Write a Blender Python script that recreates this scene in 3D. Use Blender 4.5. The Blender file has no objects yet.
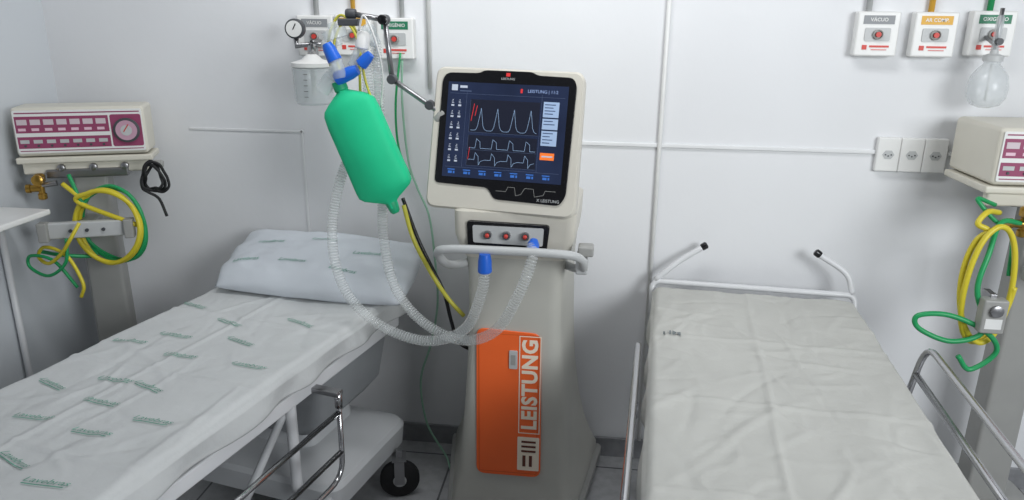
import bpy, math, random
from mathutils import Vector, Matrix, noise
random.seed(4)
sc=bpy.context.scene
col=bpy.context.collection
try:
    sc.view_settings.view_transform='Standard'
    sc.view_settings.look='None'
except Exception: pass
R=math.radians

# ------------------------------------------------------------------ materials
def srgb(c):
    return tuple(((x/255)/12.92 if x/255<=.04045 else ((x/255+.055)/1.055)**2.4) for x in c)+(1,)
MATS={}
def mat(name,c,rough=.5,metal=0,var=.04,scale=8,bump=0,bscale=60,emit=0,alpha=1,spec=.5):
    if name in MATS: return MATS[name]
    m=bpy.data.materials.new(name);m.use_nodes=True
    nt=m.node_tree;b=nt.nodes["Principled BSDF"]
    c=srgb(c)
    tc=nt.nodes.new("ShaderNodeTexCoord")
    n=nt.nodes.new("ShaderNodeTexNoise");n.inputs["Scale"].default_value=scale;n.inputs["Detail"].default_value=3
    nt.links.new(tc.outputs["Object"],n.inputs["Vector"])
    r=nt.nodes.new("ShaderNodeValToRGB")
    r.color_ramp.elements[0].position=.3;r.color_ramp.elements[1].position=.7
    r.color_ramp.elements[0].color=tuple(x*(1-var) for x in c[:3])+(1,)
    r.color_ramp.elements[1].color=tuple(min(1,x*(1+var)) for x in c[:3])+(1,)
    nt.links.new(n.outputs["Fac"],r.inputs["Fac"])
    nt.links.new(r.outputs["Color"],b.inputs["Base Color"])
    b.inputs["Roughness"].default_value=rough;b.inputs["Metallic"].default_value=metal
    b.inputs["Specular IOR Level"].default_value=spec
    if emit:
        nt.links.new(r.outputs["Color"],b.inputs["Emission Color"]);b.inputs["Emission Strength"].default_value=emit
    if bump:
        n2=nt.nodes.new("ShaderNodeTexNoise");n2.inputs["Scale"].default_value=bscale;n2.inputs["Detail"].default_value=4
        nt.links.new(tc.outputs["Object"],n2.inputs["Vector"])
        bp=nt.nodes.new("ShaderNodeBump");bp.inputs["Strength"].default_value=bump;bp.inputs["Distance"].default_value=.01
        nt.links.new(n2.outputs["Fac"],bp.inputs["Height"]);nt.links.new(bp.outputs["Normal"],b.inputs["Normal"])
    if alpha<1: b.inputs["Alpha"].default_value=alpha
    MATS[name]=m;return m
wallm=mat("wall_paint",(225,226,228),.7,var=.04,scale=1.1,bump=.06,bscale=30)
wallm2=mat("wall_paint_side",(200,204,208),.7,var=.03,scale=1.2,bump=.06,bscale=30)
plasticw=mat("white_plastic",(228,228,226),.4)
trimm=mat("trunking_plastic",(224,225,226),.6)
cream=mat("cream_casing",(212,208,195),.42,var=.02)
vshell=mat("ventilator_shell",(206,202,191),.4,var=.02)
vbody=mat("ventilator_body",(184,183,175),.45,var=.03)
orange=mat("orange_panel",(244,106,46),.35,var=.02)
offwhite=mat("off_white_print",(242,228,208),.5,var=.02)
black=mat("black_plastic",(16,16,20),.25,var=.1)
blackr=mat("black_rubber",(22,22,24),.6,var=.1)
dgrey=mat("dark_grey",(70,72,76),.5)
mgrey=mat("grey_enamel",(154,154,151),.45,var=.05)
lgrey=mat("light_grey_plastic",(186,188,188),.45)
chrome=mat("chrome",(190,190,192),.18,1,var=.02)
steel=mat("brushed_steel",(160,160,162),.35,1,var=.05)
whitetube=mat("white_enamel",(216,217,219),.3,var=.03)
basew=mat("base_plastic",(196,198,200),.5,var=.03)
house=mat("housing_plastic",(142,145,148),.5,var=.05)
green=mat("green_bag",(36,198,142),.6,var=.05,scale=10,bump=.3,bscale=7,spec=.25)
dgreen=mat("dark_green",(20,165,115),.5)
greenhose=mat("green_hose",(28,150,88),.4)
yellowhose=mat("yellow_hose",(208,192,48),.4)
ytube=mat("yellow_tube",(198,192,70),.4)
ggrey=mat("grey_label",(140,143,146),.5)
gyel=mat("yellow_label",(222,170,60),.5)
ggreen=mat("green_label",(40,120,88),.5)
red=mat("red_print",(205,70,62),.5)
blue=mat("blue_connector",(30,98,205),.35)
brass=mat("brass",(176,140,70),.3,1)
maroon=mat("maroon_panel",(146,66,100),.45)
textgreen=mat("green_print",(100,155,136),.8,var=.3,scale=90)
textgrey=mat("grey_print",(115,122,124),.7)
sheetm=mat("sheet_cloth",(198,200,200),.85,var=.03,scale=5,bump=.5,bscale=12)
sheetm2=mat("sheet_cloth_ivory",(190,190,185),.85,var=.03,scale=5,bump=.6,bscale=10)
pillowm=mat("pillow_cloth",(208,213,219),.85,var=.03,scale=5,bump=.35,bscale=12)
mattm=mat("mattress_vinyl",(60,72,92),.5)
def clearmat(name,c,fac,rough=.15):
    m=bpy.data.materials.new(name);m.use_nodes=True;nt=m.node_tree;nt.nodes.clear()
    o=nt.nodes.new("ShaderNodeOutputMaterial");mx=nt.nodes.new("ShaderNodeMixShader")
    t=nt.nodes.new("ShaderNodeBsdfTransparent");p=nt.nodes.new("ShaderNodeBsdfPrincipled")
    tc=nt.nodes.new("ShaderNodeTexCoord");n=nt.nodes.new("ShaderNodeTexNoise");n.inputs["Scale"].default_value=25
    nt.links.new(tc.outputs["Object"],n.inputs["Vector"])
    mr=nt.nodes.new("ShaderNodeMapRange");mr.inputs["To Min"].default_value=fac-.06;mr.inputs["To Max"].default_value=fac+.06
    nt.links.new(n.outputs["Fac"],mr.inputs["Value"])
    p.inputs["Base Color"].default_value=srgb(c);p.inputs["Roughness"].default_value=rough
    nt.links.new(mr.outputs["Result"],mx.inputs[0])
    nt.links.new(t.outputs[0],mx.inputs[1]);nt.links.new(p.outputs[0],mx.inputs[2]);nt.links.new(mx.outputs[0],o.inputs[0])
    return m
clear=clearmat("clear_plastic",(210,216,218),.38)
clearjar=clearmat("clear_jar",(212,220,222),.40,.08)
clearhose=clearmat("clear_hose",(195,199,198),.24,.06)
hoserib=clearmat("hose_rib",(224,228,228),.36,.08)
def tilemat(name,c,g,size):
    m=bpy.data.materials.new(name);m.use_nodes=True;nt=m.node_tree;b=nt.nodes["Principled BSDF"]
    tc=nt.nodes.new("ShaderNodeTexCoord");br=nt.nodes.new("ShaderNodeTexBrick")
    br.offset=0;br.inputs["Scale"].default_value=1
    br.inputs["Brick Width"].default_value=size;br.inputs["Row Height"].default_value=size;br.inputs["Mortar Size"].default_value=.004
    br.inputs["Color1"].default_value=srgb(c);br.inputs["Color2"].default_value=srgb(tuple(x*.97 for x in c));br.inputs["Mortar"].default_value=srgb(g)
    mp=nt.nodes.new("ShaderNodeMapping");mp.inputs["Location"].default_value=(.11,.09,0)
    nt.links.new(tc.outputs["Object"],mp.inputs["Vector"]);nt.links.new(mp.outputs["Vector"],br.inputs["Vector"])
    n=nt.nodes.new("ShaderNodeTexNoise");n.inputs["Scale"].default_value=30;n.inputs["Detail"].default_value=5;nt.links.new(tc.outputs["Object"],n.inputs["Vector"])
    rp=nt.nodes.new("ShaderNodeValToRGB");rp.color_ramp.elements[0].color=(.6,.6,.6,1);rp.color_ramp.elements[0].position=.35;rp.color_ramp.elements[1].position=.6
    nt.links.new(n.outputs["Fac"],rp.inputs["Fac"])
    mx=nt.nodes.new("ShaderNodeMix");mx.data_type='RGBA';mx.blend_type='MULTIPLY';mx.inputs[0].default_value=.4
    nt.links.new(br.outputs["Color"],mx.inputs[6]);nt.links.new(rp.outputs["Color"],mx.inputs[7])
    nt.links.new(mx.outputs[2],b.inputs["Base Color"]);b.inputs["Roughness"].default_value=.35
    return m
floorm=tilemat("floor_tiles",(172,173,175),(95,95,98),.42)
basem=mat("baseboard_tile",(136,137,140),.4,var=.12,scale=30)

# ------------------------------------------------------------------ object helpers
def link(me,name,parent=None,m=None,smooth=False,label=None):
    o=bpy.data.objects.new(name,me);col.objects.link(o)
    if m is not None: me.materials.append(m)
    if smooth:
        for p in me.polygons:p.use_smooth=True
    if parent: o.parent=parent
    if label:o["label"]=label
    return o
def tag(o,label,cat,group=None):
    o["label"]=label;o["category"]=cat
    if group:o["group"]=group
    return o
def thing(name,label,cat,loc=(0,0,0),rot=0,group=None):
    e=bpy.data.objects.new(name,None);e.empty_display_size=.1;col.objects.link(e)
    e.location=loc;e.rotation_euler=(0,0,R(rot))
    return tag(e,label,cat,group)
def bm_box(V,F,c,s,rot=None):
    k=len(V)
    for x in(-1,1):
        for y in(-1,1):
            for z in(-1,1):
                v=Vector((x*s[0]/2,y*s[1]/2,z*s[2]/2))
                if rot is not None:v=rot@v
                V.append(v+Vector(c))
    for f in((0,1,3,2),(4,6,7,5),(0,4,5,1),(2,3,7,6),(0,2,6,4),(1,5,7,3)):F.append(tuple(k+i for i in f))
def bevel(o,w,seg=3):
    b=o.modifiers.new("bevel",'BEVEL');b.width=w;b.segments=seg;b.limit_method='ANGLE';b.angle_limit=R(35)
    for p in o.data.polygons:p.use_smooth=True
    w2=o.modifiers.new("wn",'WEIGHTED_NORMAL');w2.keep_sharp=True
    return o
def mesh(name,V,F,parent,m,smooth=False,label=None):
    me=bpy.data.meshes.new(name);me.from_pydata([tuple(v) for v in V],[],F);me.validate();me.update()
    return link(me,name,parent,m,smooth,label)
def box(name,c,s,parent,m,bev=.003,rot=None,label=None):
    V=[];F=[];bm_box(V,F,c,s,rot);o=mesh(name,V,F,parent,m,label=label)
    if bev:bevel(o,bev)
    return o
def boxes(name,lst,parent,m,bev=0,label=None,split=False):
    if split:
        for l in lst:boxes(name,[l],parent,m,bev,label)
        return
    V=[];F=[]
    for l in lst:bm_box(V,F,l[0],l[1],l[2] if len(l)>2 else None)
    o=mesh(name,V,F,parent,m,label=label)
    if bev:bevel(o,bev,2)
    return o
def catmull(P,n=8):
    P=[Vector(p) for p in P]
    if len(P)<3:return P
    out=[]
    for i in range(len(P)-1):
        p0=P[i-1] if i>0 else P[0]*2-P[1]
        p1,p2=P[i],P[i+1]
        p3=P[i+2] if i+2<len(P) else P[-1]*2-P[-2]
        for k in range(n):
            t=k/n
            out.append(.5*((2*p1)+(-p0+p2)*t+(2*p0-5*p1+4*p2-p3)*t*t+(-p0+3*p1-3*p2+p3)*t**3))
    out.append(P[-1]);return out
def resample(P,step):
    L=[0]
    for a,b in zip(P,P[1:]):L.append(L[-1]+(b-a).length)
    n=max(2,int(L[-1]/step));out=[];j=0
    for i in range(n+1):
        d=L[-1]*i/n
        while j<len(L)-2 and L[j+1]<d:j+=1
        seg=L[j+1]-L[j]
        out.append(P[j].lerp(P[j+1],(d-L[j])/seg if seg>0 else 0))
    return out
def sweep(V,F,P,r,sides=12,cap=True,radf=None):
    k0=len(V);n=len(P);up=None
    for i,p in enumerate(P):
        t=(P[min(i+1,n-1)]-P[max(i-1,0)])
        if t.length<1e-9:t=Vector((0,0,1))
        t.normalize()
        if up is None:
            up=Vector((0,0,1)) if abs(t.z)<.9 else Vector((1,0,0))
        a=(up-t*up.dot(t)).normalized();b=t.cross(a);up=a
        rr=radf(i,n)*r if radf else r
        for s in range(sides):
            an=2*math.pi*s/sides
            V.append(p+a*math.cos(an)*rr+b*math.sin(an)*rr)
    for i in range(n-1):
        for s in range(sides):
            s2=(s+1)%sides
            F.append((k0+i*sides+s,k0+i*sides+s2,k0+(i+1)*sides+s2,k0+(i+1)*sides+s))
    if cap:
        F.append(tuple(k0+s for s in range(sides))[::-1]);F.append(tuple(k0+(n-1)*sides+s for s in range(sides)))
def tube(name,pts,r,parent,m,curve=True,n=8,sides=12,label=None,radf=None):
    P=catmull(pts,n) if curve else [Vector(p) for p in pts]
    V=[];F=[];sweep(V,F,P,r,sides,True,radf);return mesh(name,V,F,parent,m,True,label)
def tubes(name,lst,r,parent,m,curve=False,label=None,sides=12,split=False):
    if split:
        for l in lst:tubes(name,[l],r,parent,m,curve,label,sides)
        return
    V=[];F=[]
    for pts in lst:
        P=catmull(pts,8) if curve else [Vector(p) for p in pts]
        sweep(V,F,P,r,sides)
    return mesh(name,V,F,parent,m,True,label)
def roundpath(P,rad,seg=5,closed=False):
    P=[Vector(p) for p in P];out=[];n=len(P)
    for i in range(n):
        if not closed and i in(0,n-1):out.append(P[i]);continue
        a,b,c=P[i-1],P[i],P[(i+1)%n]
        d1=min(rad,(a-b).length*.48);d2=min(rad,(c-b).length*.48)
        s=b+(a-b).normalized()*d1;e=b+(c-b).normalized()*d2
        for k in range(seg+1):
            t=k/seg;out.append(s*(1-t)**2+b*2*t*(1-t)+e*t*t)
    return out
def corr(name,pts,r,parent,m,m2,pitch=.0085,label=None):
    P=resample(catmull(pts,14),pitch/4);sides=14
    amp=[1,.98,.88,.88]
    o=tube(name,P,r,parent,m,curve=False,sides=sides,label=label,radf=lambda i,n:amp[i%4])
    o.data.materials.append(m2)
    for p in o.data.polygons[:-2]:
        if (p.index//sides)%4 in(0,3):p.material_index=1
    return o
def lathe(name,prof,base,parent,m,axis=(0,0,1),sides=28,label=None):
    V=[];F=[]
    ax=Vector(axis).normalized();u=ax.orthogonal().normalized();v=ax.cross(u);k0=0
    base=Vector(base)
    for r,z in prof:
        for s in range(sides):
            a=2*math.pi*s/sides;V.append(base+ax*z+(u*math.cos(a)+v*math.sin(a))*max(r,1e-4))
    for i in range(len(prof)-1):
        for s in range(sides):
            s2=(s+1)%sides;F.append((k0+i*sides+s,k0+i*sides+s2,k0+(i+1)*sides+s2,k0+(i+1)*sides+s))
    F.append(tuple(k0+s for s in range(sides))[::-1]);F.append(tuple(k0+(len(prof)-1)*sides+s for s in range(sides)))
    o=mesh(name,V,F,parent,m,True,label)
    e=o.modifiers.new("es",'EDGE_SPLIT');e.split_angle=R(40);return o
def plate(name,poly,frame,th,parent,m,bev=0,label=None,rad=0):
    O,U,W,N=frame
    if rad:
        poly=[(p.x,p.y) for p in roundpath([(a,b,0) for a,b in poly],rad,5,True)]
    n=len(poly);V=[O+U*a+W*b for a,b in poly]+[O+U*a+W*b+N*th for a,b in poly]
    F=[tuple(range(n))[::-1],tuple(range(n,2*n))]+[(i,(i+1)%n,n+(i+1)%n,n+i) for i in range(n)]
    o=mesh(name,V,F,parent,m,label=label)
    if bev:bevel(o,bev,2)
    return o
def rect(u0,v0,u1,v1):return[(u0,v0),(u1,v0),(u1,v1),(u0,v1)]
def textmesh(body,size,frame,align='CENTER',bold=0,angle=0,space=1,fn=None,shear=0):
    cu=bpy.data.curves.new("t",'FONT');cu.body=body;cu.size=size;cu.align_x=align;cu.align_y='CENTER';cu.offset=bold;cu.space_character=space;cu.resolution_u=3;cu.shear=shear
    ob=bpy.data.objects.new("t",cu);col.objects.link(ob)
    me=bpy.data.meshes.new_from_object(ob);bpy.data.objects.remove(ob);bpy.data.curves.remove(cu)
    O,U,W,N=frame;ca,sa=math.cos(angle),math.sin(angle)
    V=[];
    for v in me.vertices:
        x=v.co.x*ca-v.co.y*sa;y=v.co.x*sa+v.co.y*ca
        V.append(fn(x,y) if fn else O+U*x+W*y)
    F=[tuple(p.vertices) for p in me.polygons];bpy.data.meshes.remove(me);return V,F
def text(name,body,size,frame,parent,m,**k):
    V,F=textmesh(body,size,frame,**k);return mesh(name,V,F,parent,m)
def dup(o,off,root=True):
    c=o.copy();col.objects.link(c)
    if root:c.location=Vector(c.location)+Vector(off)
    for ch in list(o.children):
        if ch is c:continue
        cc=dup(ch,(0,0,0),False);cc.parent=c
    return c
X,Y,Z=Vector((1,0,0)),Vector((0,1,0)),Vector((0,0,1))
def fr(o,u=X,w=Z,n=-Y):return(Vector(o),u,w,n)
def struct(o):o["kind"]="structure";return o

# ------------------------------------------------------------------ room
struct(box("wall_back",(.2,.05,1.4),(5.0,.1,2.8),None,wallm,0))
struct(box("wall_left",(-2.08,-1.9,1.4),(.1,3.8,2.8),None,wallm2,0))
struct(box("wall_right",(2.65,-1.9,1.4),(.1,3.8,2.8),None,wallm,0))
struct(box("floor",(.3,-1.9,-.05),(5.0,4.0,.1),None,floorm,0))
struct(box("baseboard_back",(.28,-.006,.04),(4.6,.012,.08),None,basem,.002))
struct(box("baseboard_left",(-2.024,-1.9,.04),(.012,3.76,.08),None,basem,.002))
struct(box("trim_1",(.75,-.004,1.225),(2.1,.008,.014),None,trimm,.003))
struct(box("trim_2",(-1.3,-.002,1.235),(.44,.004,.008),None,trimm,.001))
struct(box("trim_3",(-1.09,-.002,1.05),(.008,.004,.385),None,trimm,.001))
def pipe(x,z0,r,m,lab,z1=2.7,y=-.014):
    t=tube("wall_pipe",[(x,y,z0),(x,y,z1)],r,None,m,curve=False)
    tag(t,lab,"pipe")
pipe(.185,.08,.0075,plasticw,"slim white enamelled pipe running down the wall beside the stretcher",y=-.008)
pipe(-.61,1.40,.008,plasticw,"white wall pipe behind the tall ventilator",y=-.009)
pipe(-.70,1.60,.008,lgrey,"light painted gas pipe feeding an outlet box")
pipe(-1.0,1.63,.009,lgrey,"grey painted vacuum pipe feeding an outlet box")
pipe(-.87,1.63,.008,gyel,"yellow painted air pipe feeding an outlet box")
pipe(.80,1.66,.009,lgrey,"grey painted vacuum pipe entering an outlet box")
pipe(.985,1.66,.009,gyel,"yellow painted air pipe entering an outlet box")
pipe(1.155,1.66,.009,greenhose,"green painted oxygen pipe entering an outlet box")

# ------------------------------------------------------------------ gas outlets
def gas_outlet(x,z,lm,word,lab,grp):
    t=thing("gas_outlet",lab,"gas outlet",(x,0,z-.066),0,grp)
    box("casing",(0,-.02,.066),(.128,.04,.135),t,plasticw,.006)
    plate("label_strip",rect(-.046,.096,.046,.122),fr((0,-.04,0)),.0015,t,lm,0)
    text("lettering",word,.015,fr((0,-.0425,.109)),t,plasticw,bold=.0002)
    plate("connector_plate",rect(-.038,.045,.038,.085),fr((0,-.04,0)),.003,t,lgrey,0,rad=.006)
    lathe("socket",[(.015,0),(.015,.009),(.012,.011),(.012,.006)],(0,-.042,.065),t,mgrey,(0,-1,0))
    lathe("socket_ring",[(.008,0),(.008,.013),(.004,.013)],(0,-.042,.065),t,red,(0,-1,0))
    boxes("emblem",[((-.034,-.041,.026),(.014,.002,.014))],t,red)
    boxes("emblem_bar",[((.010,-.041,.029),(.058,.002,.006))],t,red)
    boxes("emblem_line",[((.010,-.041,.019),(.046,.002,.002))],t,red)
    return t
gas_outlet(.828,1.60,ggrey,"VÁCUO","white gas outlet box with grey VÁCUO label","wall gas outlets")
gas_outlet(.998,1.60,gyel,"AR COMP.","white gas outlet box with yellow AR COMP. label","wall gas outlets")
gas_outlet(1.165,1.605,ggreen,"OXIGÊNIO","white gas outlet box with green OXIGÊNIO label","wall gas outlets")
gas_outlet(-1.0,1.57,ggrey,"VÁCUO","white gas outlet box with grey label holding a suction regulator","wall gas outlets")
gas_outlet(-.865,1.575,gyel,"AR COMP.","white gas outlet box with yellow label behind the support arm","wall gas outlets")
gas_outlet(-.72,1.565,ggreen,"OXIGÊNIO","white gas outlet box with green label beside the support arm","wall gas outlets")
s=thing("power_socket","white square wall power socket with three-pin round recess","socket",(.925,0,1.165),0,"wall power sockets")
box("cover_plate",(0,-.010,.055),(.0725,.020,.112),s,plasticw,.004)
plate("socket_face",[(.019*math.cos(a*math.pi/3),.055+.016*math.sin(a*math.pi/3)) for a in range(6)],fr((0,-.020,0)),.0015,s,lgrey,0)
boxes("pin_hole",[((-.009,-.022,.055),(.004,.002,.004)),((.009,-.022,.055),(.004,.002,.004)),((0,-.022,.051),(.004,.002,.004))],s,dgrey,split=True)
dup(s,(.0735,0,0));dup(s,(.147,0,0))

# ------------------------------------------------------------------ suction regulator with jar
t=thing("suction_regulator","round pressure gauge and metal valve above a clear collection jar","suction regulator",(-.98,-.1,1.38))
lathe("gauge_case",[(.030,0),(.032,.004),(.032,.026),(.028,.03)],(-.055,-.01,.215),t,dgrey,(0.1,-1,0))
lathe("gauge_dial",[(.026,0),(.026,.002)],(-.052,-.040,.215),t,plasticw,(0.1,-1,0))
boxes("gauge_needle",[((-.05,-.043,.222),(.003,.001,.022),Matrix.Rotation(.5,3,'Y'))],t,black)
tubes("valve",[[(0,.06,.17),(0,-.02,.17)],[(-.055,-.02,.19),(-.055,-.02,.16),(0,-.02,.165),(0,-.02,.10)],[(0,-.02,.165),(.04,-.02,.165)]],.010,t,steel)
lathe("valve_body",[(.014,-.02),(.018,-.015),(.018,.018),(.012,.024)],(0,-.02,.145),t,chrome)
lathe("valve_knob",[(.014,0),(.017,.004),(.017,.02),(.013,.024)],(.035,-.02,.165),t,lgrey,(1,0,0))
lathe("jar_lid",[(.062,0),(.068,.004),(.068,.016),(.034,.026),(.016,.042)],(.015,-.07,.094),t,plasticw)
lathe("jar",[(.054,0),(.062,.008),(.067,.118)],(.015,-.07,-.024),t,clearjar)
lathe("jar_float",[(.008,0),(.008,.09)],(.015,-.07,.0),t,plasticw)
boxes("jar_scale",[((.015,-.138,.005+i*.018),(.014,.001,.002)) for i in range(5)],t,dgrey)
t=thing("humidifier_bottle","clear round oxygen humidifier bottle hanging under a metal flowmeter","humidifier",(1.145,-.115,1.39))
lathe("bottle",[(.018,0),(.040,.008),(.054,.03),(.057,.06),(.050,.095),(.034,.118),(.024,.128),(.024,.14)],(0,0,0),t,clear)
lathe("cap",[(.028,0),(.028,.016),(.012,.022),(.010,.035)],(0,0,.138),t,lgrey)
lathe("flowmeter_tube",[(.011,0),(.011,.09),(.007,.10)],(0,0,.17),t,clear)
tubes("flowmeter_stem",[[(0,0,.16),(0,0,.29)],[(0,0,.185),(0,.07,.205)]],.006,t,steel)
lathe("flow_knob",[(.010,0),(.010,.014)],(0,-.01,.195),t,dgrey,(0,-1,0))
tube("dip_tube",[(0,0,.13),(0,0,.02)],.003,t,plasticw,curve=False)

# ------------------------------------------------------------------ tall ventilator
vt=thing("mechanical_ventilator","beige floor-standing ventilator with tilted black touchscreen and orange front panel","ventilator",(-.25,-.25,0))
def trap(fw,bw,yf,yb,z,cx=0,rad=.04,seg=5):
    P=roundpath([(cx-fw/2,yf,z),(cx+fw/2,yf,z),(cx+bw/2,yb,z),(cx-bw/2,yb,z)],rad,seg,True);return P
def loft(name,rings,parent,m,label=None,sharp=35):
    V=[];F=[];n=len(rings[0])
    for r in rings:V+=r
    for i in range(len(rings)-1):
        for s in range(n):
            s2=(s+1)%n;F.append((i*n+s,i*n+s2,(i+1)*n+s2,(i+1)*n+s))
    F.append(tuple(range(n))[::-1]);F.append(tuple((len(rings)-1)*n+s for s in range(n)))
    o=mesh(name,V,F,parent,m,True,label);e=o.modifiers.new("es",'EDGE_SPLIT');e.split_angle=R(sharp);return o
loft("body",[trap(.40,.55,-.262,.21,.07),trap(.40,.55,-.262,.21,.10),trap(.37,.50,-.252,.19,.16),trap(.35,.455,-.25,.18,.22),trap(.335,.41,-.25,.16,.32),trap(.31,.365,-.25,.14,.48),trap(.29,.345,-.25,.13,.65),trap(.282,.34,-.25,.12,.80),trap(.285,.34,-.25,.12,.90),trap(.30,.35,-.25,.12,.96)],vt,vbody)
loft("foot",[trap(.42,.58,-.27,.22,.03),trap(.43,.59,-.275,.225,.04),trap(.43,.59,-.275,.225,.065),trap(.41,.56,-.265,.215,.075)],vt,mgrey)
for cx,cy in((-.17,-.2),(.17,-.2),(-.22,.16),(.22,.16)):
    lathe("caster",[(.024,0),(.03,.004),(.03,.022),(.024,.026)],(cx-.013,cy,.03),vt,blackr,(1,0,0))
loft("console",[trap(.30,.35,-.25,.12,.955,rad=.03),trap(.33,.36,-.262,.12,.985,rad=.03),trap(.355,.37,-.275,.12,1.03,rad=.03),trap(.36,.375,-.27,.10,1.10,rad=.03),trap(.30,.30,-.22,.08,1.125,rad=.03)],vt,vshell)
cp=plate("connector_panel",[(-.115,.985),(.115,.975),(.125,1.072),(-.118,1.077)],fr((-.02,-.262,0),n=Vector((0,-1,-.1)).normalized()),.02,vt,black,.003,rad=.012)
plate("port_plate",[(-.098,1.012),(.105,1.008),(.108,1.062),(-.100,1.064)],fr((-.02,-.2825,0)),.002,cp,lgrey,0,rad=.006)
for i,px in enumerate((-.065,-.01,.045)):
    lathe("port",[(.012,0),(.012,.012),(.008,.012),(.008,.008)],(px-.01,-.285,1.038),cp,steel,(0,-1,0))
    lathe("port_cap",[(.006,0),(.006,.016),(.003,.018)],(px-.01,-.285,1.038),cp,red,(0,-1,0))
text("lettering","LEISTUNG",.013,fr((.035,-.2852,.996)),cp,plasticw,bold=.0002)
op=plate("front_panel",[(-.105,.215),(.105,.215),(.098,.72),(-.103,.73)],fr((-.012,-.2505,0)),.006,vt,orange,.002,rad=.03)
f0=fr((-.012,-.2575,0))
text("lettering","LEISTUNG",.066,fr((.055,-.2575,.545)),op,offwhite,bold=.0024,angle=math.pi/2,space=1.06)
def frameplate(name,u0,v0,u1,v1,w,fra,th,parent,m):
    O,U,W,N=fra;P=[(u0,v0),(u1,v0),(u1,v1),(u0,v1)];Q=[(u0+w,v0+w),(u1-w,v0+w),(u1-w,v1-w),(u0+w,v1-w)]
    V=[O+U*a+W*b+N*th for a,b in P+Q];F=[(i,(i+1)%4,4+(i+1)%4,4+i) for i in range(4)]
    return mesh(name,V,F,parent,m)
frameplate("lettering_frame",.031,.375,.099,.712,.003,f0,.0006,op,offwhite)
em=plate("emblem",rect(.029,.240,.099,.362),f0,.0008,op,offwhite,0,rad=.004)
boxes("emblem_bar",[((.053,-.2588,.345),(.046,.001,.007)),((.053,-.2588,.328),(.046,.001,.007)),((.053,-.2588,.311),(.046,.001,.007)),((.039,-.2588,.275),(.010,.001,.040)),((.060,-.2588,.275),(.010,.001,.040))],em,mat("emblem_dark",(96,46,30),.5),split=True)
plate("latch",rect(.0,.60,.026,.662),f0,.004,op,lgrey,.001,rad=.004)
boxes("latch_slot",[((.001,-.2622,.631),(.014,.001,.034))],op,mgrey)
frameplate("panel_outline",-.096,.227,.092,.715,.002,f0,.0005,op,mat("dark_orange",(208,90,34),.4))
tube("handle",roundpath([(-.12,-.19,.93),(-.17,-.24,.925),(-.200,-.29,.94),(-.215,-.37,1.01),(-.15,-.385,1.022),(.10,-.385,1.022),(.20,-.36,1.01),(.210,-.28,.94),(.18,-.22,.925),(.12,-.18,.93)],.05,6),.0125,vt,lgrey,curve=False,sides=14)
box("handle_clamp",(.21,-.27,1.0),(.045,.05,.03),vt,mgrey,.006)
box("side_bracket",(.20,-.25,.955),(.035,.09,.05),vt,lgrey,.006)
hp=Matrix.Translation((-.047,-.262,1.106))@Matrix.Rotation(R(-7),4,'Z')@Matrix.Rotation(R(-14),4,'X')@Matrix.Rotation(R(.8),4,'Y')
H3=hp.to_3x3();HU,HN,HW=H3@X,-(H3@Y),H3@Z;HO=hp.translation
def hring(w0,w1,v0,v1,d,rad):
    P=roundpath([(-w0/2,v0,0),(w0/2,v0,0),(w1/2,v1,0),(-w1/2,v1,0)],rad,6,True)
    return[HO+HU*p.x+HW*p.y+HN*d for p in P]
head=loft("monitor_head",[hring(.22,.22,.06,.30,-.15,.03),hring(.30,.30,.03,.36,-.12,.03),hring(.41,.41,.004,.39,-.06,.03),hring(.447,.435,-.006,.402,-.04,.03),hring(.449,.437,-.008,.404,.0,.03),hring(.437,.427,-.002,.398,.008,.028)],vt,vshell,sharp=40)
hf=(HO+HN*.0082,HU,HW,HN)
bez=plate("screen_bezel",[(-.198,.066),(-.035,.062),(-.015,.030),(.178,.026),(.195,.056),(.20,.363),(.188,.386),(.085,.388),(.07,.397),(-.07,.397),(-.085,.388),(-.182,.386),(-.196,.367)],hf,.004,head,black,.0015,rad=.014)
def hfr(d,u=0,v=0):return(HO+HN*(.0082+d)+HU*u+HW*v,HU,HW,HN)
scr=plate("screen",rect(-.176,.086,.178,.360),hfr(.004),.001,bez,mat("screen_navy",(28,36,58),.2,var=.2,emit=.6),0)
sf=hfr(.0056)
def quads(name,L,fra,parent,m,split=True):
    O,U,W,N=fra
    if split and len(L)>1:
        for q in L:quads(name,[q],fra,parent,m)
        return
    V=[];F=[]
    for a,b,c,d in L:
        k=len(V);V+=[O+U*a+W*b,O+U*c+W*b,O+U*c+W*d,O+U*a+W*d];F.append((k,k+1,k+2,k+3))
    return mesh(name,V,F,parent,m)
def strip(name,lines,w,fra,parent,m,split=True):
    O,U,W,N=fra
    if split and len(lines)>1:
        for q in lines:strip(name,[q],w,fra,parent,m)
        return
    V=[];F=[]
    for ln in lines:
        for (a,b),(c,d) in zip(ln,ln[1:]):
            q=Vector((c-a,d-b));
            if q.length<1e-6:continue
            q.normalize();px,py=-q.y*w/2,q.x*w/2;k=len(V)
            for (s_,t_) in((a-px,b-py),(c-px,d-py),(c+px,d+py),(a+px,b+py)):V.append(O+U*s_+W*t_)
            F.append((k,k+1,k+2,k+3))
    return mesh(name,V,F,parent,m)
E=lambda n,c,s=.45:mat(n,c,.4,var=.01,emit=s)
scy=E("screen_pale_blue",(130,155,185));sgr=E("screen_grid",(66,78,104),.4);sred=E("screen_red",(190,45,48));sor=E("screen_orange",(225,112,45));swh=E("screen_white",(165,172,186));sbl=E("screen_blue",(50,98,172))
quads("graph_area",[(-.105,.218,.10,.312),(-.105,.122,.10,.210)],hfr(.0053),scr,E("screen_dark",(18,22,38),.4))
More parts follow.
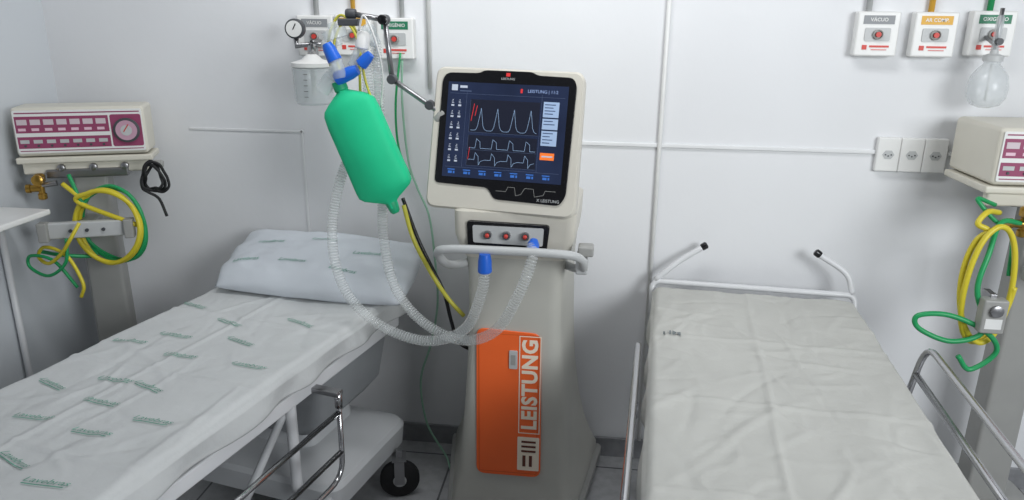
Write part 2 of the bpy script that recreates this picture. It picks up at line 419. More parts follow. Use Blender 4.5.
strip("graph_axis",[[(-.105,.31),(-.105,.218),(.10,.218)],[(-.105,.210),(-.105,.168),(.10,.168)],[(-.105,.162),(-.105,.122),(.10,.122)],[(-.118,.335),(-.118,.115)],[(.104,.335),(.104,.115)],[(-.168,.327),(.17,.327)],[(-.168,.115),(.17,.115)]],.0008,sf,scr,sgr)
ln=[]
for c in range(4):
    x0=-.10+c*.049
    for k in range(13):
        tt=k/12;ln.append((x0+tt*.049,.224+(.068*math.exp(-((tt-.62)/.15)**2) if tt<.62 else .068*math.exp(-(tt-.62)*12))))
ln2=[];ln3=[]
for c in range(4):
    x0=-.10+c*.049
    ln2+= [(x0,.173),(x0+.018,.173),(x0+.021,.200),(x0+.032,.192),(x0+.034,.173),(x0+.049,.173)]
    ln3+= [(x0,.140),(x0+.018,.140),(x0+.020,.160),(x0+.030,.149),(x0+.032,.125),(x0+.038,.136),(x0+.049,.140)]
strip("waveform",[ln,ln2,ln3],.0010,sf,scr,scy)
strip("warning_bar",[[(-.100,.25),(-.093,.30)],[(-.089,.265),(-.084,.295)]],.0018,sf,scr,sred)
strip("warning_bar",[[(-.101,.14),(-.098,.175)]],.0014,sf,scr,sred)
for r_ in range(6):
    for c_ in range(2):
        u=-.163+c_*.021;v=.130+r_*.032
        quads("menu_icon",[(u,v,u+.009,v+.005),(u+.001,v+.009,u+.008,v+.0105),(u+.001,v+.013,u+.006,v+.0145),(u+.003,v+.017,u+.006,v+.019)],sf,scr,swh,split=False)
quads("title_box",[(-.165,.335,-.147,.352),(-.140,.343,-.118,.350)],sf,scr,swh)
quads("title_line",[(-.140,.333,-.105,.336)],sf,scr,sgr)
quads("status_box",[(.110,.272,.155,.315),(.110,.238,.155,.268),(.110,.192,.155,.234)],sf,scr,E("screen_pale",(140,160,188)))
quads("status_line",[(.114,.306-.0085*i,.145-.006*(i%2),.3085-.0085*i) for i in range(4)]+[(.114,.260-.009*i,.140+.006*(i%2),.2625-.009*i) for i in range(2)]+[(.114,.226-.009*i,.143-.008*(i%2),.2285-.009*i) for i in range(4)],hfr(.0058),scr,E("screen_text_dark",(50,66,100),.3))
quads("status_button",[(.111,.152,.152,.172)],sf,scr,sor)
quads("status_button_line",[(.116,.160,.147,.164)],hfr(.006),scr,swh)
text("screen_lettering","LEISTUNG | 11:2",.0125,hfr(.006,.105,.342),scr,E("screen_soft",(130,150,190)))
quads("brand_emblem",[(.040,.336,.046,.348)],sf,scr,sred)
for i in range(7):
    u=-.160+i*.047
    quads("value_readout",[(u,.106,u+.022,.109),(u+.002,.096,u+.014,.103),(u+.017,.096,u+.022,.103)],sf,scr,sbl,split=False)
text("bezel_lettering","LEISTUNG",.009,hfr(.0045,0,.374),bez,lgrey)
quads("bezel_emblem",[(-.006,.381,.006,.391)],hfr(.0045),bez,sred)
strip("bezel_wave",[[(-.01,.055),(.02,.055),(.025,.068),(.045,.068),(.05,.045),(.065,.05),(.075,.068),(.10,.068),(.105,.046),(.13,.052),(.135,.065),(.165,.065)]],.0010,hfr(.0045),bez,mgrey)
text("bezel_lettering","X LEISTUNG",.012,hfr(.0045,.145,.037),bez,lgrey)

# ------------------------------------------------------------------ support arm
t=thing("support_arm","jointed metal arm clamped to the ventilator carrying the breathing hoses","support arm",(-.50,-.42,1.36))
tubes("arm_rod",[[(.02,0,.0),(0,0,.02),(-.12,-.02,.105)],[(-.12,-.02,.105),(-.135,-.02,.27)],[(-.135,-.02,.27),(-.23,-.03,.285)]],.008,t,steel,split=True)
lathe("arm_clamp",[(.016,-.02),(.018,-.015),(.018,.015),(.014,.02)],(.02,0,.0),t,mgrey,(1,0,1))
for p,ax in(((-.12,-.02,.105),(0,1,0)),((-.135,-.02,.27),(0,1,0)),((-.23,-.03,.285),(1,0,0)),((-.015,0,.032),(0,1,0))):
    lathe("arm_joint",[(.012,-.014),(.014,-.010),(.014,.010),(.012,.014)],p,t,dgrey,ax)
lathe("joint_knob",[(.010,0),(.014,.003),(.014,.012),(.010,.015)],(-.135,-.035,.27),t,black,(0,-1,0))
box("hose_holder",(-.235,-.035,.262),(.06,.03,.02),t,dgrey,.004)

# ------------------------------------------------------------------ breathing circuit
t=thing("breathing_circuit","clear corrugated breathing hoses with blue connectors looping to the ventilator","breathing hose",(-.5,-.5,.68))
T0=Vector((-.5,-.5,.68))
def off(L):return[Vector(p)-T0 for p in L]
def o1(p):return Vector(p)-T0
corr("hose",off([(-.705,-.44,1.58),(-.70,-.42,1.42),(-.735,-.41,1.30),(-.79,-.43,1.18),(-.815,-.47,1.04),(-.80,-.51,.92),(-.75,-.53,.81),(-.64,-.55,.73),(-.50,-.57,.705),(-.38,-.61,.77),(-.325,-.645,.90),(-.315,-.65,.975)]),.0165,t,clearhose,hoserib)
corr("hose",off([(-.665,-.44,1.57),(-.67,-.41,1.42),(-.68,-.40,1.27),(-.675,-.41,1.1),(-.665,-.44,.98),(-.625,-.48,.84),(-.53,-.52,.745),(-.40,-.56,.71),(-.29,-.61,.77),(-.22,-.65,.90),(-.185,-.64,1.0),(-.19,-.60,1.03)]),.0165,t,clearhose,hoserib)
lathe("hose_connector",[(.016,0),(.020,.004),(.019,.035),(.015,.055)],o1((-.315,-.65,.96)),t,blue,(0,.0,1))
lathe("hose_connector",[(.013,0),(.018,.004),(.017,.03),(.012,.045)],o1((-.186,-.62,1.015)),t,blue,(0,.8,.5))
lathe("hose_connector",[(.015,0),(.021,.004),(.019,.05),(.014,.072)],o1((-.775,-.48,1.465)),t,blue,(.95,0,.4))
lathe("hose_connector",[(.013,0),(.021,.004),(.018,.04),(.013,.055)],o1((-.765,-.50,1.515)),t,blue,(-.4,0,.85))
lathe("hose_connector",[(.012,0),(.018,.004),(.016,.03),(.012,.045)],o1((-.700,-.48,1.505)),t,blue,(.7,0,.7))
lathe("wye_piece",[(.022,0),(.024,.05),(.018,.055),(.018,.085)],o1((-.825,-.46,1.43)),t,clearjar,(.6,0,.75))
lathe("wye_piece",[(.016,0),(.020,.01),(.020,.05),(.014,.06)],o1((-.755,-.50,1.47)),t,clearjar,(-.2,0,.9))
lathe("breathing_filter",[(.013,0),(.014,.015),(.036,.02),(.036,.045),(.014,.05),(.012,.065)],o1((-.79,-.45,1.62)),t,clearjar,(.3,0,-1))
lathe("sensor_block",[(.016,0),(.020,.004),(.020,.04),(.014,.05)],o1((-.70,-.46,1.55)),t,plasticw,(.2,0,1))
tube("wye_branch",off([(-.73,-.46,1.50),(-.70,-.46,1.56),(-.68,-.45,1.605),(-.665,-.44,1.56)]),.016,t,clearjar)
tube("pressure_line",off([(-.80,-.45,1.50),(-.81,-.42,1.58),(-.78,-.40,1.64),(-.73,-.42,1.60),(-.72,-.43,1.50),(-.725,-.42,1.40)]),.004,t,ytube)
tube("pressure_line",off([(-.76,-.46,1.47),(-.78,-.47,1.55),(-.75,-.46,1.62),(-.71,-.47,1.58),(-.69,-.47,1.46),(-.66,-.46,1.36)]),.0035,t,ytube)
tube("sensor_line",off([(-.70,-.48,1.60),(-.68,-.49,1.64),(-.655,-.48,1.58),(-.645,-.45,1.48),(-.66,-.43,1.38)]),.003,t,plasticw)
# green bag
t=thing("breathing_bag","bright green rubber breathing bag hanging from the hoses","breathing bag",(-.69,-.47,1.10))
A=Vector((-.765,-.47,1.440));B=Vector((-.622,-.47,1.09));ax=(B-A).normalized();L=(B-A).length
side=Vector((0,1,0)).cross(ax).normalized()
prof=[(0,.018,.018),(.03,.020,.02),(.045,.028,.026),(.09,.057,.036),(.125,.075,.042),(.16,.082,.046),(.25,.085,.052),(.40,.085,.056),(.60,.086,.056),(.78,.089,.048),(.84,.088,.044),(.875,.076,.038),(.91,.050,.030),(.935,.030,.024),(.955,.020,.02),(1,.018,.018)]
rings=[];org=Vector((-.69,-.47,1.10))
for s_,a,b in prof:
    r_=[]
    for k in range(40):
        an=2*math.pi*k/40;c,si=math.cos(an),math.sin(an)
        e=1 if a<.025 else .45
        cc=math.copysign(abs(c)**e,c);ss=math.copysign(abs(si)**e,si)
        r_.append(A-org+ax*L*s_+side*cc*a*.97+Vector((0,1,0))*ss*b*(1-.38*abs(cc)))
    rings.append(r_)
loft("bag",rings,t,green,sharp=50)
lathe("bag_neck",[(.019,-.01),(.0205,0),(.0205,.016),(.017,.02)],A-org-ax*.01,t,dgreen,ax)
lathe("bag_tail",[(.018,-.01),(.018,0),(.015,.022),(.01,.028)],B-org-ax*.01,t,dgreen,ax)
t=thing("gas_hose","yellow and black pressure hose hanging down behind the bag","hose",(-.5,-.3,.4))
tube("hose_yellow",[(-.11,-.10,.68),(-.085,-.10,.58),(-.04,-.12,.50),(.0,-.12,.43),(.04,-.13,.38),(.08,-.12,.33)],.007,t,ytube)
tube("hose_black",[(-.115,-.09,.70),(-.07,-.09,.57),(-.025,-.10,.48),(.015,-.11,.40),(.035,-.1,.30),(.06,-.09,.22),(.13,-.0,.14)],.006,t,black)
th=tube("oxygen_tube",[(-.70,-.03,1.50),(-.705,-.03,1.35),(-.69,-.03,1.15),(-.66,-.03,1.05),(-.62,-.03,.95),(-.60,-.04,.8),(-.59,-.05,.62),(-.62,-.05,.45),(-.66,-.06,.30),(-.63,-.10,.14),(-.55,-.14,.03),(-.52,-.2,.012)],.004,None,mat("pale_green_tube",(150,192,168),.4))
tag(th,"thin pale green oxygen tube running down the wall to the floor","tube")
th=tube("oxygen_tube",[(-.70,-.05,1.52),(-.72,-.06,1.35),(-.715,-.06,1.2),(-.68,-.05,1.1)],.004,None,greenhose)
tag(th,"short thin dark green tube hanging from a gas outlet","tube")

# ------------------------------------------------------------------ cloth sheet
def make_sheet(name,w,l,ztop,dropR,dropL,dropE,parent_loc,rot,m,seed,amp,label,ncr):
    ny,nx=230,130;rad=.02
    rg=random.Random(int(seed*10))
    cr=[]
    for i in range(ncr):
        cx,cy=rg.uniform(-w/2,w/2),-rg.uniform(.1,l-.3);an=rg.choice([rg.uniform(-.5,.5),rg.uniform(1.0,2.1),rg.uniform(0,3)])
        cr.append((cx,cy,math.cos(an),math.sin(an),rg.uniform(.06,.28),rg.uniform(.006,.012),rg.choice([1,1,-.8])*rg.uniform(.4,1)))
    for q in(-.42,-.80,-1.18):cr.append((0,q,1,.02,1.2,.008,1.0))
    cr.append((-.04,-.9,.02,1,2.0,.008,.9))
    def prof(s):
        half=w/2;a=abs(s);sg=1 if s>=0 else -1
        if a<=half-rad:return s,0,0
        arc=rad*math.pi/2
        if a<=half-rad+arc:
            an=(a-half+rad)/rad;return sg*(half-rad+rad*math.sin(an)),-(rad-rad*math.cos(an)),0
        d=a-(half-rad+arc);return sg*half,-rad-d,d
    def wr(x,y,d=0):
        n1=noise.noise(Vector((x*3.0,y*2.2,seed)));n2=noise.noise(Vector((x*9,y*6,seed+7)));n3=abs(noise.noise(Vector((x*7+2*n1,y*5+2*n2,seed+20))))
        v=amp*(.7*n1+.5*n2-.7*n3)
        for cx,cy,c,s_,le,wi,a in cr:
            dx,dy=x-cx,y-cy;al=dx*c+dy*s_;pe=-dx*s_+dy*c+.02*math.sin(al*9+cx*20)*min(1,.3/le)
            if abs(al)<le and abs(pe)<wi*3:
                v+=.0045*a*math.exp(-(pe/wi)**2)*(1-(al/le)**2)
        return v
    V=[];F=[]
    SL=w/2+dropL;SR=w/2+dropR
    for j in range(ny+1):
        ty=dropE*.5-(l+dropE)*j/ny
        for i in range(nx+1):
            s_=-SL+(SL+SR)*i/nx
            x,dz,d=prof(s_);z=ztop+dz;yy=ty
            if d>0:
                fold=math.sin(ty*23+seed+2*noise.noise(Vector((ty*3,seed,0))))
                x+= (1 if s_>0 else -1)*(.006+.012*fold*min(1,d/.05)*.8)
                z+= d*.25*noise.noise(Vector((ty*4,.3 if s_>0 else 5,seed)))
            else: z+=wr(x,ty)
            if ty>0:
                z-=ty*1.4;yy=min(ty,.02)
            V.append(Vector((x,yy,z)))
    for j in range(ny):
        for i in range(nx):
            k=j*(nx+1)+i;F.append((k,k+nx+1,k+nx+2,k+1))
    o=mesh(name,V,F,None,m,True)
    o.location=parent_loc;o.rotation_euler=(0,0,R(rot))
    so=o.modifiers.new("so",'SOLIDIFY');so.thickness=.0015
    tag(o,label,"bed sheet")
    return o,wr

# ------------------------------------------------------------------ stretchers
def caster(parent,x,y,r=.065,ang=0,name="caster"):
    Rm=Matrix.Rotation(ang,3,'Z')
    d=Rm@Vector((1,0,0))
    w=lathe(name,[(r*.35,-.02),(r*.4,-.018),(r*.8,-.016),(r,-.010),(r,.010),(r*.8,.016),(r*.4,.018),(r*.35,.02)],(x,y,r),parent,blackr,d)
    lathe("hub",[(r*.3,-.024),(r*.34,-.02),(r*.34,.02),(r*.3,.024)],(x,y,r),w,lgrey,d)
    V=[];F=[]
    for sx in(-.027,.027):bm_box(V,F,Vector((x,y,r+.035))+d*sx,(.004,.035,.09),Rm)
    bm_box(V,F,(x,y,r*2+.015),(.06,.05,.006),Rm);bm_box(V,F,(x,y,r*2+.03),(.02,.02,.03),Rm)
    mesh("caster_fork",V,F,w,steel)
def rail(parent,x,y0,y1,z0,z1,m,mids=1,r=.010,splay=0):
    a=[(x,y0,z0),(x+splay,y0,z1),(x+splay,y1,z1),(x,y1,z0)]
    L=[roundpath(a,.07,6)]
    for k in range(mids):
        zz=z0+(z1-z0)*(k+.35)/(mids+.0);xx=x+splay*(k+.35)/mids
        L.append([Vector((xx,y0,zz)),Vector((xx,y1,zz))])
    V=[];F=[]
    for P in L:sweep(V,F,P,r)
    for yy in(y0,y1):
        sweep(V,F,[Vector((x,yy,z0-.03)),Vector((x,yy,z0+.02))],r*1.4)
    return mesh("side_rail",V,F,parent,m,True,"polished chrome tube side rail")
LB=(-.985,-.13,0);LR=-12.5
b=thing("hospital_stretcher","white-framed wheeled stretcher with mattress and lowered chrome side rail","hospital bed",LB,LR)
box("mattress",(0,-.96,.673),(.60,1.88,.062),b,mattm,.02)
boxes("frame_beam",[((.285,-.96,.615),(.04,1.88,.045)),((-.285,-.96,.615),(.04,1.88,.045)),((0,-.03,.615),(.6,.04,.045)),((0,-1.88,.615),(.6,.04,.045))],b,whitetube,.006,split=True)
box("bed_deck",(0,-.96,.638),(.58,1.84,.008),b,whitetube,.002)
for sx in(-1,1):
    for yy in(-.55,-1.60):
        tube("leg",[(sx*.22,yy,.58),(sx*.22,yy-.0,.42),(sx*.22,yy,.24)],.017,b,whitetube)
boxes("lower_beam",[((.30,-.95,.20),(.035,1.6,.035)),((-.30,-.95,.20),(.035,1.6,.035)),((0,-.16,.20),(.6,.035,.035)),((0,-1.74,.20),(.6,.035,.035))],b,basew,.006,split=True)
loft("base_cover",[trap(.60,.60,-.50,-.06,.150,rad=.05),trap(.67,.67,-.52,-.045,.165,rad=.06),trap(.68,.68,-.525,-.04,.235,rad=.06),trap(.66,.66,-.515,-.05,.252,rad=.06),trap(.60,.60,-.48,-.07,.260,rad=.05),trap(.34,.34,-.40,-.12,.285,rad=.05),trap(.32,.32,-.39,-.13,.36,rad=.05)],b,basew,sharp=28)
loft("backrest_housing",[trap(.40,.40,-.44,-.06,.36,rad=.05),trap(.50,.50,-.46,-.05,.42,rad=.05),trap(.54,.54,-.48,-.04,.585,rad=.02)],b,house,sharp=60)
for sx in(-.34,.36):
    for yy,an in((-.16,R(-62)),(-1.74,-.4)):caster(b,sx,yy,.07,an)
tubes("backrest_strut",[[(.20,-.45,.60),(.20,-.80,.30)],[(-.20,-.45,.60),(-.20,-.80,.30)]],.012,b,basew,split=True)
rail(b,.385,-.545,-1.45,.59,.33,chrome,2,.008)
rail(b,-.345,-.545,-1.45,.59,.33,chrome,2,.008)
boxes("rail_bracket",[((.345,yy,.605),(.095,.03,.016)) for yy in(-.545,-1.45)]+[((-.325,yy,.605),(.05,.03,.016)) for yy in(-.545,-1.45)],b,steel,.003,split=True)
sh,wr1=make_sheet("bed_sheet",.625,1.90,.724,.075,.075,.02,LB,LR,sheetm,2.3,.006,"white cotton sheet with scattered small green lettering over the stretcher mattress",45)
rng=random.Random(8)
for j in range(10):
    for i in range(3):
        cx=-.22+i*.20+(.1 if j%2 else 0)+rng.uniform(-.05,.05);cy=-.42-j*.14+rng.uniform(-.04,.04)
        if cx>.24:continue
        an=rng.choice([.05,-.3,.25,.12])
        V=[];F=[]
        def fn(x,y,cx=cx,cy=cy):
            xx=x*1.45+cx;yy=cy+y;return Vector((xx,yy,.7275+wr1(xx,yy)))
        v,f_=textmesh("Lavebras",.021,fr((0,0,0)),angle=an,fn=fn,shear=.4);V+=v;F+=f_
        k=len(V)
        u0,u1=cx-.045,cx+.05
        for q in range(6):
            xa=u0+(u1-u0)*q/6;xb=u0+(u1-u0)*(q+1)/6;ya=cy-.014+(xa-cx)*math.tan(an)*.7;yb=cy-.014+(xb-cx)*math.tan(an)*.7
            k=len(V)
            for px,py in((xa,ya),(xb,yb),(xb,yb+.003),(xa,ya+.003)):V.append(Vector((px,py,.7275+wr1(px,py))))
            F.append((k,k+1,k+2,k+3))
        mesh("printed_lettering",V,F,sh,textgreen)
def make_pillow(name,w,l,h,loc,rz,m,label):
    n=50;V=[];F=[]
    def hh(u,v):
        e=max(0,(1-abs(u)**2.8)*(1-abs(v)**2.8));return h/2*e**.42
    def pos(u,v,sgn):
        px=u*w/2*(1-.04*v*v*abs(u));py=v*l/2*(1-.05*u*u*abs(v))
        z=hh(u,v)*sgn
        k=1 if hh(u,v)>.01 else .3
        z+=(.010*noise.noise(Vector((u*2.2,v*2.2,2.2+sgn)))+.003*noise.noise(Vector((u*6,v*4,4+sgn)))-.004*abs(noise.noise(Vector((u*5,v*3,9)))))*k
        z+=.006*k*(abs(u)**2)*math.sin(math.atan2(v,u)*9)
        if sgn<0:z*=.5
        return Vector((px,py,z))
    for sgn in(1,-1):
        for j in range(n+1):
            for i in range(n+1):V.append(pos(-1+2*i/n,-1+2*j/n,sgn))
    N=(n+1)**2
    for j in range(n):
        for i in range(n):
            k=j*(n+1)+i;F.append((k,k+1,k+n+2,k+n+1));F.append((N+k,N+k+n+1,N+k+n+2,N+k+1))
    o=mesh(name,V,F,None,m,True);o.location=loc;o.rotation_euler=(R(22),R(1),R(rz))
    w_=o.modifiers.new("w",'WELD');w_.merge_threshold=.002
    tag(o,label,"pillow");return o,pos
pl,pp=make_pillow("pillow",.69,.31,.15,(-.96,-.225,.800),-4,pillowm,"plump pale blue-white pillow with green lettering at the stretcher head")
for cx,cy,an in((-.55,.25,.1),(0,.45,-.1),(.5,.1,.15),(-.2,-.35,.05),(.35,-.5,-.1),(-.7,-.4,.2)):
    def fn(x,y):
        u=cx+x/.3;v=cy+y/.17;return pp(max(-.98,min(.98,u)),max(-.98,min(.98,v)),1)+Vector((0,-.001,.0035))
    v,f_=textmesh("Lavebras",.024,fr((0,0,0)),angle=an,fn=fn,shear=.4)
    mesh("printed_lettering",v,f_,pl,textgreen)
RB=(.52,-.13,0);RR=-4
b=thing("hospital_stretcher","wheeled stretcher with raised chrome side rails and white push handles","hospital bed",RB,RR)
box("mattress",(0,-.96,.692),(.63,1.88,.08),b,mattm,.02)
boxes("frame_beam",[((.29,-.96,.625),(.04,1.88,.045)),((-.29,-.96,.625),(.04,1.88,.045)),((0,-.03,.625),(.6,.04,.045)),((0,-1.88,.625),(.6,.04,.045))],b,whitetube,.006,split=True)
box("bed_deck",(0,-.96,.648),(.6,1.84,.008),b,whitetube,.002)
for sx in(-1,1):
    for yy in(-.16,-1.74):
        tube("leg",[(sx*.27,yy,.60),(sx*.27,yy,.38),(sx*.29,yy,.16)],.017,b,whitetube)
boxes("lower_beam",[((.27,-.95,.22),(.035,1.6,.035)),((-.27,-.95,.22),(.035,1.6,.035)),((0,-.16,.22),(.54,.035,.035)),((0,-1.74,.22),(.54,.035,.035))],b,whitetube,.006,split=True)
for sx in(-.30,.30):
    for yy,an in((-.16,.3),(-1.74,-.4)):caster(b,sx,yy,.065,an)
tube("head_bar",roundpath([(-.33,-.03,.62),(-.335,.03,.76),(.335,.03,.76),(.33,-.03,.62)],.03),.010,b,whitetube,curve=False)
h=tube("push_handle",[(-.325,.03,.765),(-.25,.05,.83),(-.17,.065,.885)],.010,b,whitetube)
lathe("handle_grip",[(.011,0),(.0125,.003),(.0125,.018),(.008,.022)],(-.175,.065,.882),h,black,(.75,.1,.5))
h=tube("push_handle",[(.325,.03,.765),(.30,.045,.83),(.21,.065,.885)],.010,b,whitetube)
lathe("handle_grip",[(.011,0),(.0125,.003),(.0125,.018),(.008,.022)],(.215,.065,.882),h,black,(-.75,.1,.5))
rail(b,-.365,-.42,-1.35,.50,.735,chrome,2,.009)
rail(b,.365,-.44,-1.40,.52,.80,chrome,2,.009,.045)
sh2,wr2=make_sheet("bed_sheet",.655,1.90,.752,.10,.10,.02,RB,RR,sheetm2,6.1,.009,"plain ivory-white sheet stretched over the stretcher mattress",80)
v,f_=textmesh("HM",.036,fr((0,0,0)),fn=lambda x,y:Vector((x-.27,y-.42,.757+wr2(x-.27,y-.42))),bold=.0006)
mesh("printed_lettering",v,f_,sh2,textgrey)

# ------------------------------------------------------------------ side ventilators
def small_vent(loc,rot,lab,w=.45,d=.25):
    t=thing("portable_ventilator",lab,"ventilator",loc,rot)
    k=w/.452;yf=-d/2
    box("casing",(0,0,1.275),(w,d,.165),t,cream,.014)
    cp=plate("control_panel",[(-.217*k,1.205),(.217*k,1.205),(.217*k,1.348),(-.217*k,1.348)],fr((0,yf,0)),.003,t,plasticw,0,rad=.006)
    g=lambda dd:fr((0,yf-.003-dd,0))
    quads("panel_band",[(-.213*k,1.273,.10*k,1.328),(-.213*k,1.221,.10*k,1.260)],g(.0004),cp,maroon)
    quads("display",[((-.207+i*.044)*k,1.300,(-.173+i*.044)*k,1.318) for i in range(7)],g(.001),cp,mat("display_grey",(205,190,196),.5))
    quads("display",[((-.205+i*.044)*k,1.238,(-.175+i*.044)*k,1.250) for i in range(7)],g(.001),cp,lgrey)
    quads("indicator",[((-.205+i*.044)*k,1.280,(-.180+i*.044)*k,1.289) for i in range(7)],g(.001),cp,mat("pink_print",(226,190,205),.5))
    for i in range(7):lathe("button",[(.004,0),(.004,.003)],((-.19+i*.044)*k,yf-.003,1.230),cp,dgrey,(0,-1,0),sides=10)
    quads("panel_line",[(-.21*k,1.337,.21*k,1.341)],g(.0006),cp,maroon)
    quads("panel_line",[(-.21*k,1.211,.21*k,1.214)],g(.0006),cp,maroon)
    plate("gauge_surround",rect(.106*k,1.221,.213*k,1.330),g(0),.001,cp,maroon,0,rad=.008)
    lathe("gauge",[(.040,0),(.042,.004),(.042,.008),(.036,.010)],(.160*k,yf-.003,1.276),cp,dgrey,(0,-1,0))
    lathe("gauge_dial",[(.034,0),(.034,.001)],(.160*k,yf-.0135,1.276),cp,mat("dial_pink",(190,150,168),.5),(0,-1,0))
    lathe("gauge_centre",[(.018,0),(.018,.001)],(.160*k,yf-.0148,1.276),cp,lgrey,(0,-1,0))
    boxes("gauge_needle",[((.160*k,yf-.017,1.284),(.003,.001,.03),Matrix.Rotation(.6,3,'Y'))],cp,red)
    box("tray",(0,0,1.178),(w*1.04,d*.98,.022),t,cream,.006)
    box("tray_front",(0,yf+.03,1.150),(w*.98,.03,.045),t,cream,.008)
    box("tray_bracket",(0,.0,1.13),(.26,.14,.03),t,steel,.006)
    for i in range(3):
        lathe("knob",[(.012,0),(.013,.002),(.012,.016),(.008,.018)],(-.08+i*.10,yf+.015,1.150),t,steel,(0,-1,0))
    lathe("side_knob",[(.010,0),(.014,.004),(.014,.03),(.010,.034)],(w*.51,-.05,1.15),t,mgrey,(1,0,0))
    loft("stand_column",[trap(.13,.13,-.05,.04,.06,rad=.015),trap(.12,.12,-.05,.04,.6,rad=.015),trap(.11,.11,-.05,.04,1.14,rad=.015)],t,mgrey)
    loft("stand_base",[trap(.32,.32,-.12,.12,.05,rad=.05),trap(.32,.32,-.12,.12,.08,rad=.05),trap(.20,.20,-.08,.08,.10,rad=.04)],t,mgrey)
    for cx in(-.12,.12):
        for cy in(-.09,.09):
            lathe("caster",[(.02,0),(.025,.004),(.025,.018),(.02,.022)],(cx-.01,cy,.025),t,blackr,(1,0,0))
    br=lathe("brass_valve",[(.008,0),(.014,.004),(.014,.02),(.010,.024),(.010,.06),(.017,.064),(.017,.085),(.011,.09)],(-.14,yf-.03,1.05),t,brass)
    lathe("valve_nut",[(.015,0),(.018,.003),(.018,.024),(.012,.028)],(-.14,yf-.035,1.12),br,brass,(0,-1,.1))
    lathe("valve_elbow",[(.012,0),(.012,.03),(.015,.032),(.015,.045)],(-.14,yf-.03,1.09),br,brass,(-1,0,0))
    lathe("valve_elbow",[(.009,0),(.009,.05)],(-.14,yf-.03,1.10),br,steel,(1,0,.1))
    box("hose_bracket",(.01,-.20,.965),(.26,.028,.055),t,lgrey,.006)
    boxes("bracket_arm",[((.0,-.12,.965),(.05,.15,.04))],t,mgrey,.004)
    boxes("hose_hook",[((-.12,-.215,.965),(.03,.04,.065)),((.14,-.215,.965),(.03,.04,.065))],t,mgrey,.004,split=True)
    for i in range(3):lathe("bracket_bolt",[(.006,0),(.006,.006)],(-.04+i*.05,-.214,.965),t,dgrey,(0,-1,0),sides=8)
    return t
small_vent((-1.80,-.18,-.022),22,"cream tabletop ventilator with maroon control panel on a grey column stand",.41,.14)
small_vent((1.335,-.19,0),2,"cream ventilator with maroon control panel on grey stand by the sockets",.47,.27)

def loop(c,rx,rz,a0,a1,n,wob,seed):
    P=[]
    for i in range(n):
        a=a0+(a1-a0)*i/(n-1);k=1+wob*noise.noise(Vector((a*.6,seed,0)))
        P.append((c[0]+rx*math.cos(a)*k,c[1]-.012*math.sin(a*1.3+seed)-.003*i/ n,c[2]+rz*math.sin(a)*k))
    return P
def hose(pts,r,m,lab):
    o=tube("gas_hose",pts,r,None,m,sides=10);tag(o,lab,"hose");return o
hose([(-1.80,-.34,1.09),(-1.75,-.34,1.05)]+loop((-1.665,-.33,.945),.115,.125,2.4,2.4+4*math.pi,30,.12,1)+[(-1.56,-.32,.95)],.008,yellowhose,"yellow gas hose coiled around the stand bracket")
hose([(-1.78,-.33,1.12),(-1.74,-.34,1.03)]+loop((-1.665,-.30,.94),.125,.13,2.2,2.2+4.6*math.pi,30,.18,5)+[(-1.80,-.38,.85),(-1.90,-.38,.86)],.0065,greenhose,"green oxygen hose coiled around the stand bracket")
hose([(-1.70,-.42,.98),(-1.72,-.45,.93),(-1.76,-.45,.88),(-1.82,-.44,.84),(-1.87,-.42,.855),(-1.84,-.42,.89),(-1.75,-.44,.87),(-1.70,-.45,.78),(-1.715,-.45,.73)],.006,yellowhose,"thin yellow hose end dangling below the coil")
hose([(-1.74,-.44,.93),(-1.75,-.45,.85),(-1.82,-.45,.80),(-1.90,-.43,.82),(-1.89,-.43,.86),(-1.80,-.44,.85),(-1.73,-.44,.76)],.0055,greenhose,"thin green hose loop hanging below the coil")
o=tube("power_cable",loop((-1.52,-.26,1.10),.040,.045,1.2,1.2+7*math.pi,44,.9,3)+[(-1.51,-.26,1.03),(-1.49,-.26,.97)],.005,None,blackr,sides=8);tag(o,"black power cable bundled beside the ventilator tray","cable")
hose([(1.13,-.36,1.12),(1.08,-.40,1.13),(1.05,-.42,1.10)]+loop((1.10,-.44,.92),.070,.17,1.9,1.9+3.4*math.pi,30,.15,2),.008,yellowhose,"yellow gas hose looped below the ventilator stand valve")
hose([(1.20,-.36,1.09),(1.12,-.40,1.10),(1.08,-.45,1.02),(1.06,-.47,.92),(1.10,-.47,.80),(1.02,-.47,.76),(.93,-.46,.79),(.92,-.46,.83),(1.0,-.47,.84),(1.10,-.48,.80),(1.14,-.48,.74),(1.08,-.48,.68),(1.04,-.48,.72)],.0075,greenhose,"green oxygen hose looped below the ventilator stand")
hose([(1.12,-.35,1.14),(1.06,-.37,1.16),(1.10,-.39,1.11),(1.16,-.39,1.06),(1.16,-.42,.95)],.006,greenhose,"short green hose from the brass valve")
t=thing("pressure_regulator","small grey metal regulator block hung among the hoses","regulator",(1.10,-.49,.80))
box("regulator_body",(0,0,.055),(.065,.04,.10),t,mgrey,.006)
plate("regulator_label",rect(-.022,.02,.022,.05),fr((0,-.02,0)),.001,t,plasticw,0)
lathe("regulator_dial",[(.016,0),(.017,.003),(.017,.010),(.013,.012)],(0,-.02,.075),t,steel,(0,-1,0))
box("regulator_hook",(.0,.03,.10),(.02,.05,.03),t,steel,.003)

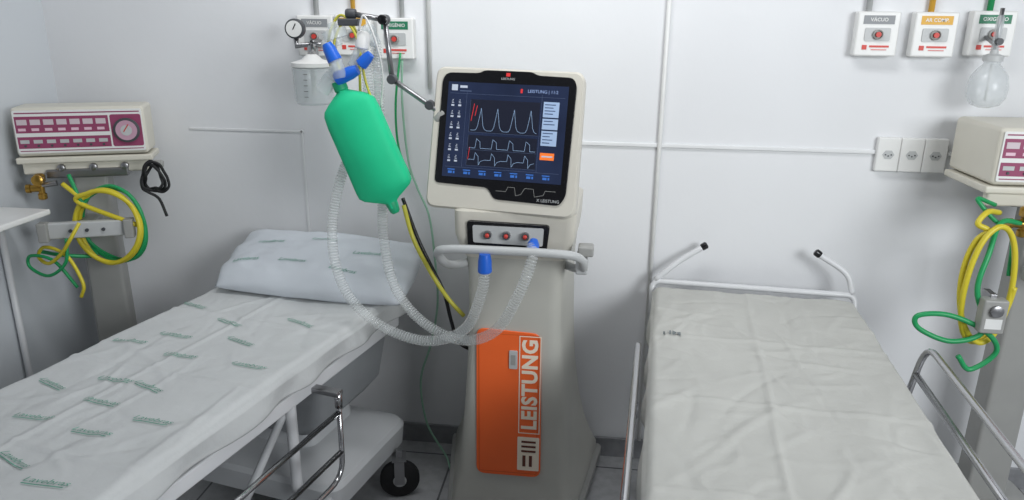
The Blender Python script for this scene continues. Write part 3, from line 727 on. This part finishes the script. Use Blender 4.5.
# ------------------------------------------------------------------ side table
t=thing("side_table","white enamelled tubular side table against the wall","table",(-1.93,-.58,0))
box("table_top",(0,0,1.0),(.19,.42,.02),t,plasticw,.006)
for sx,sy in((.085,-.15),(-.08,-.15),(-.08,.18)):
    tube("leg",[(sx,sy,.0),(sx,sy,.995)],.011,t,whitetube,curve=False)
tubes("crossbar",[[(-.08,-.15,.94),(.085,-.15,.94)],[(-.08,.18,.25),(-.08,-.15,.25)]],.009,t,whitetube,split=True)

# ------------------------------------------------------------------ recentre origins of plain mesh things
for o in list(bpy.data.objects):
    if o.type=='MESH' and o.parent is None and not o.children and o.data.users==1 and Vector(o.location).length<1e-6:
        vs=[v.co for v in o.data.vertices]
        if not vs:continue
        c=Vector(((min(v.x for v in vs)+max(v.x for v in vs))/2,(min(v.y for v in vs)+max(v.y for v in vs))/2,min(v.z for v in vs)))
        if o.name=="floor" or o.name.startswith("wall_b"):continue
        o.data.transform(Matrix.Translation(-c));o.location=c

# ------------------------------------------------------------------ light
w=bpy.data.worlds.new("w");sc.world=w;w.use_nodes=True
w.node_tree.nodes["Background"].inputs[0].default_value=(.90,.945,1.0,1);w.node_tree.nodes["Background"].inputs[1].default_value=.13
def area(name,loc,target,sx,sy,e,c):
    l=bpy.data.lights.new(name,'AREA');l.shape='RECTANGLE';l.size=sx;l.size_y=sy;l.energy=e;l.color=c
    o=bpy.data.objects.new(name,l);col.objects.link(o);o.location=loc
    o.rotation_euler=(Vector(target)-Vector(loc)).to_track_quat('-Z','Y').to_euler()
area("window_light",(2.0,-3.0,2.0),(-.1,0,1.4),1.3,1.1,66,(.94,.975,1))
area("upper_wall_fill",(-.3,-.9,2.7),(-.3,0,1.5),1.6,.3,20,(.97,.985,1))  # added fill, no real fitting; makes the wall brighter at the top

# ------------------------------------------------------------------ camera
cd=bpy.data.cameras.new("camera");cam=bpy.data.objects.new("camera",cd);col.objects.link(cam)
cd.sensor_width=36;cd.lens=36*750/1024
cam.matrix_world=Matrix.Translation((0,-2.6,1.65))@(Matrix.Rotation(R(7),3,'Z')@Matrix.Rotation(math.pi/2-R(17.5),3,'X')@Matrix.Rotation(R(.6),3,'Z')).to_4x4()
cd.clip_start=.05
sc.camera=cam
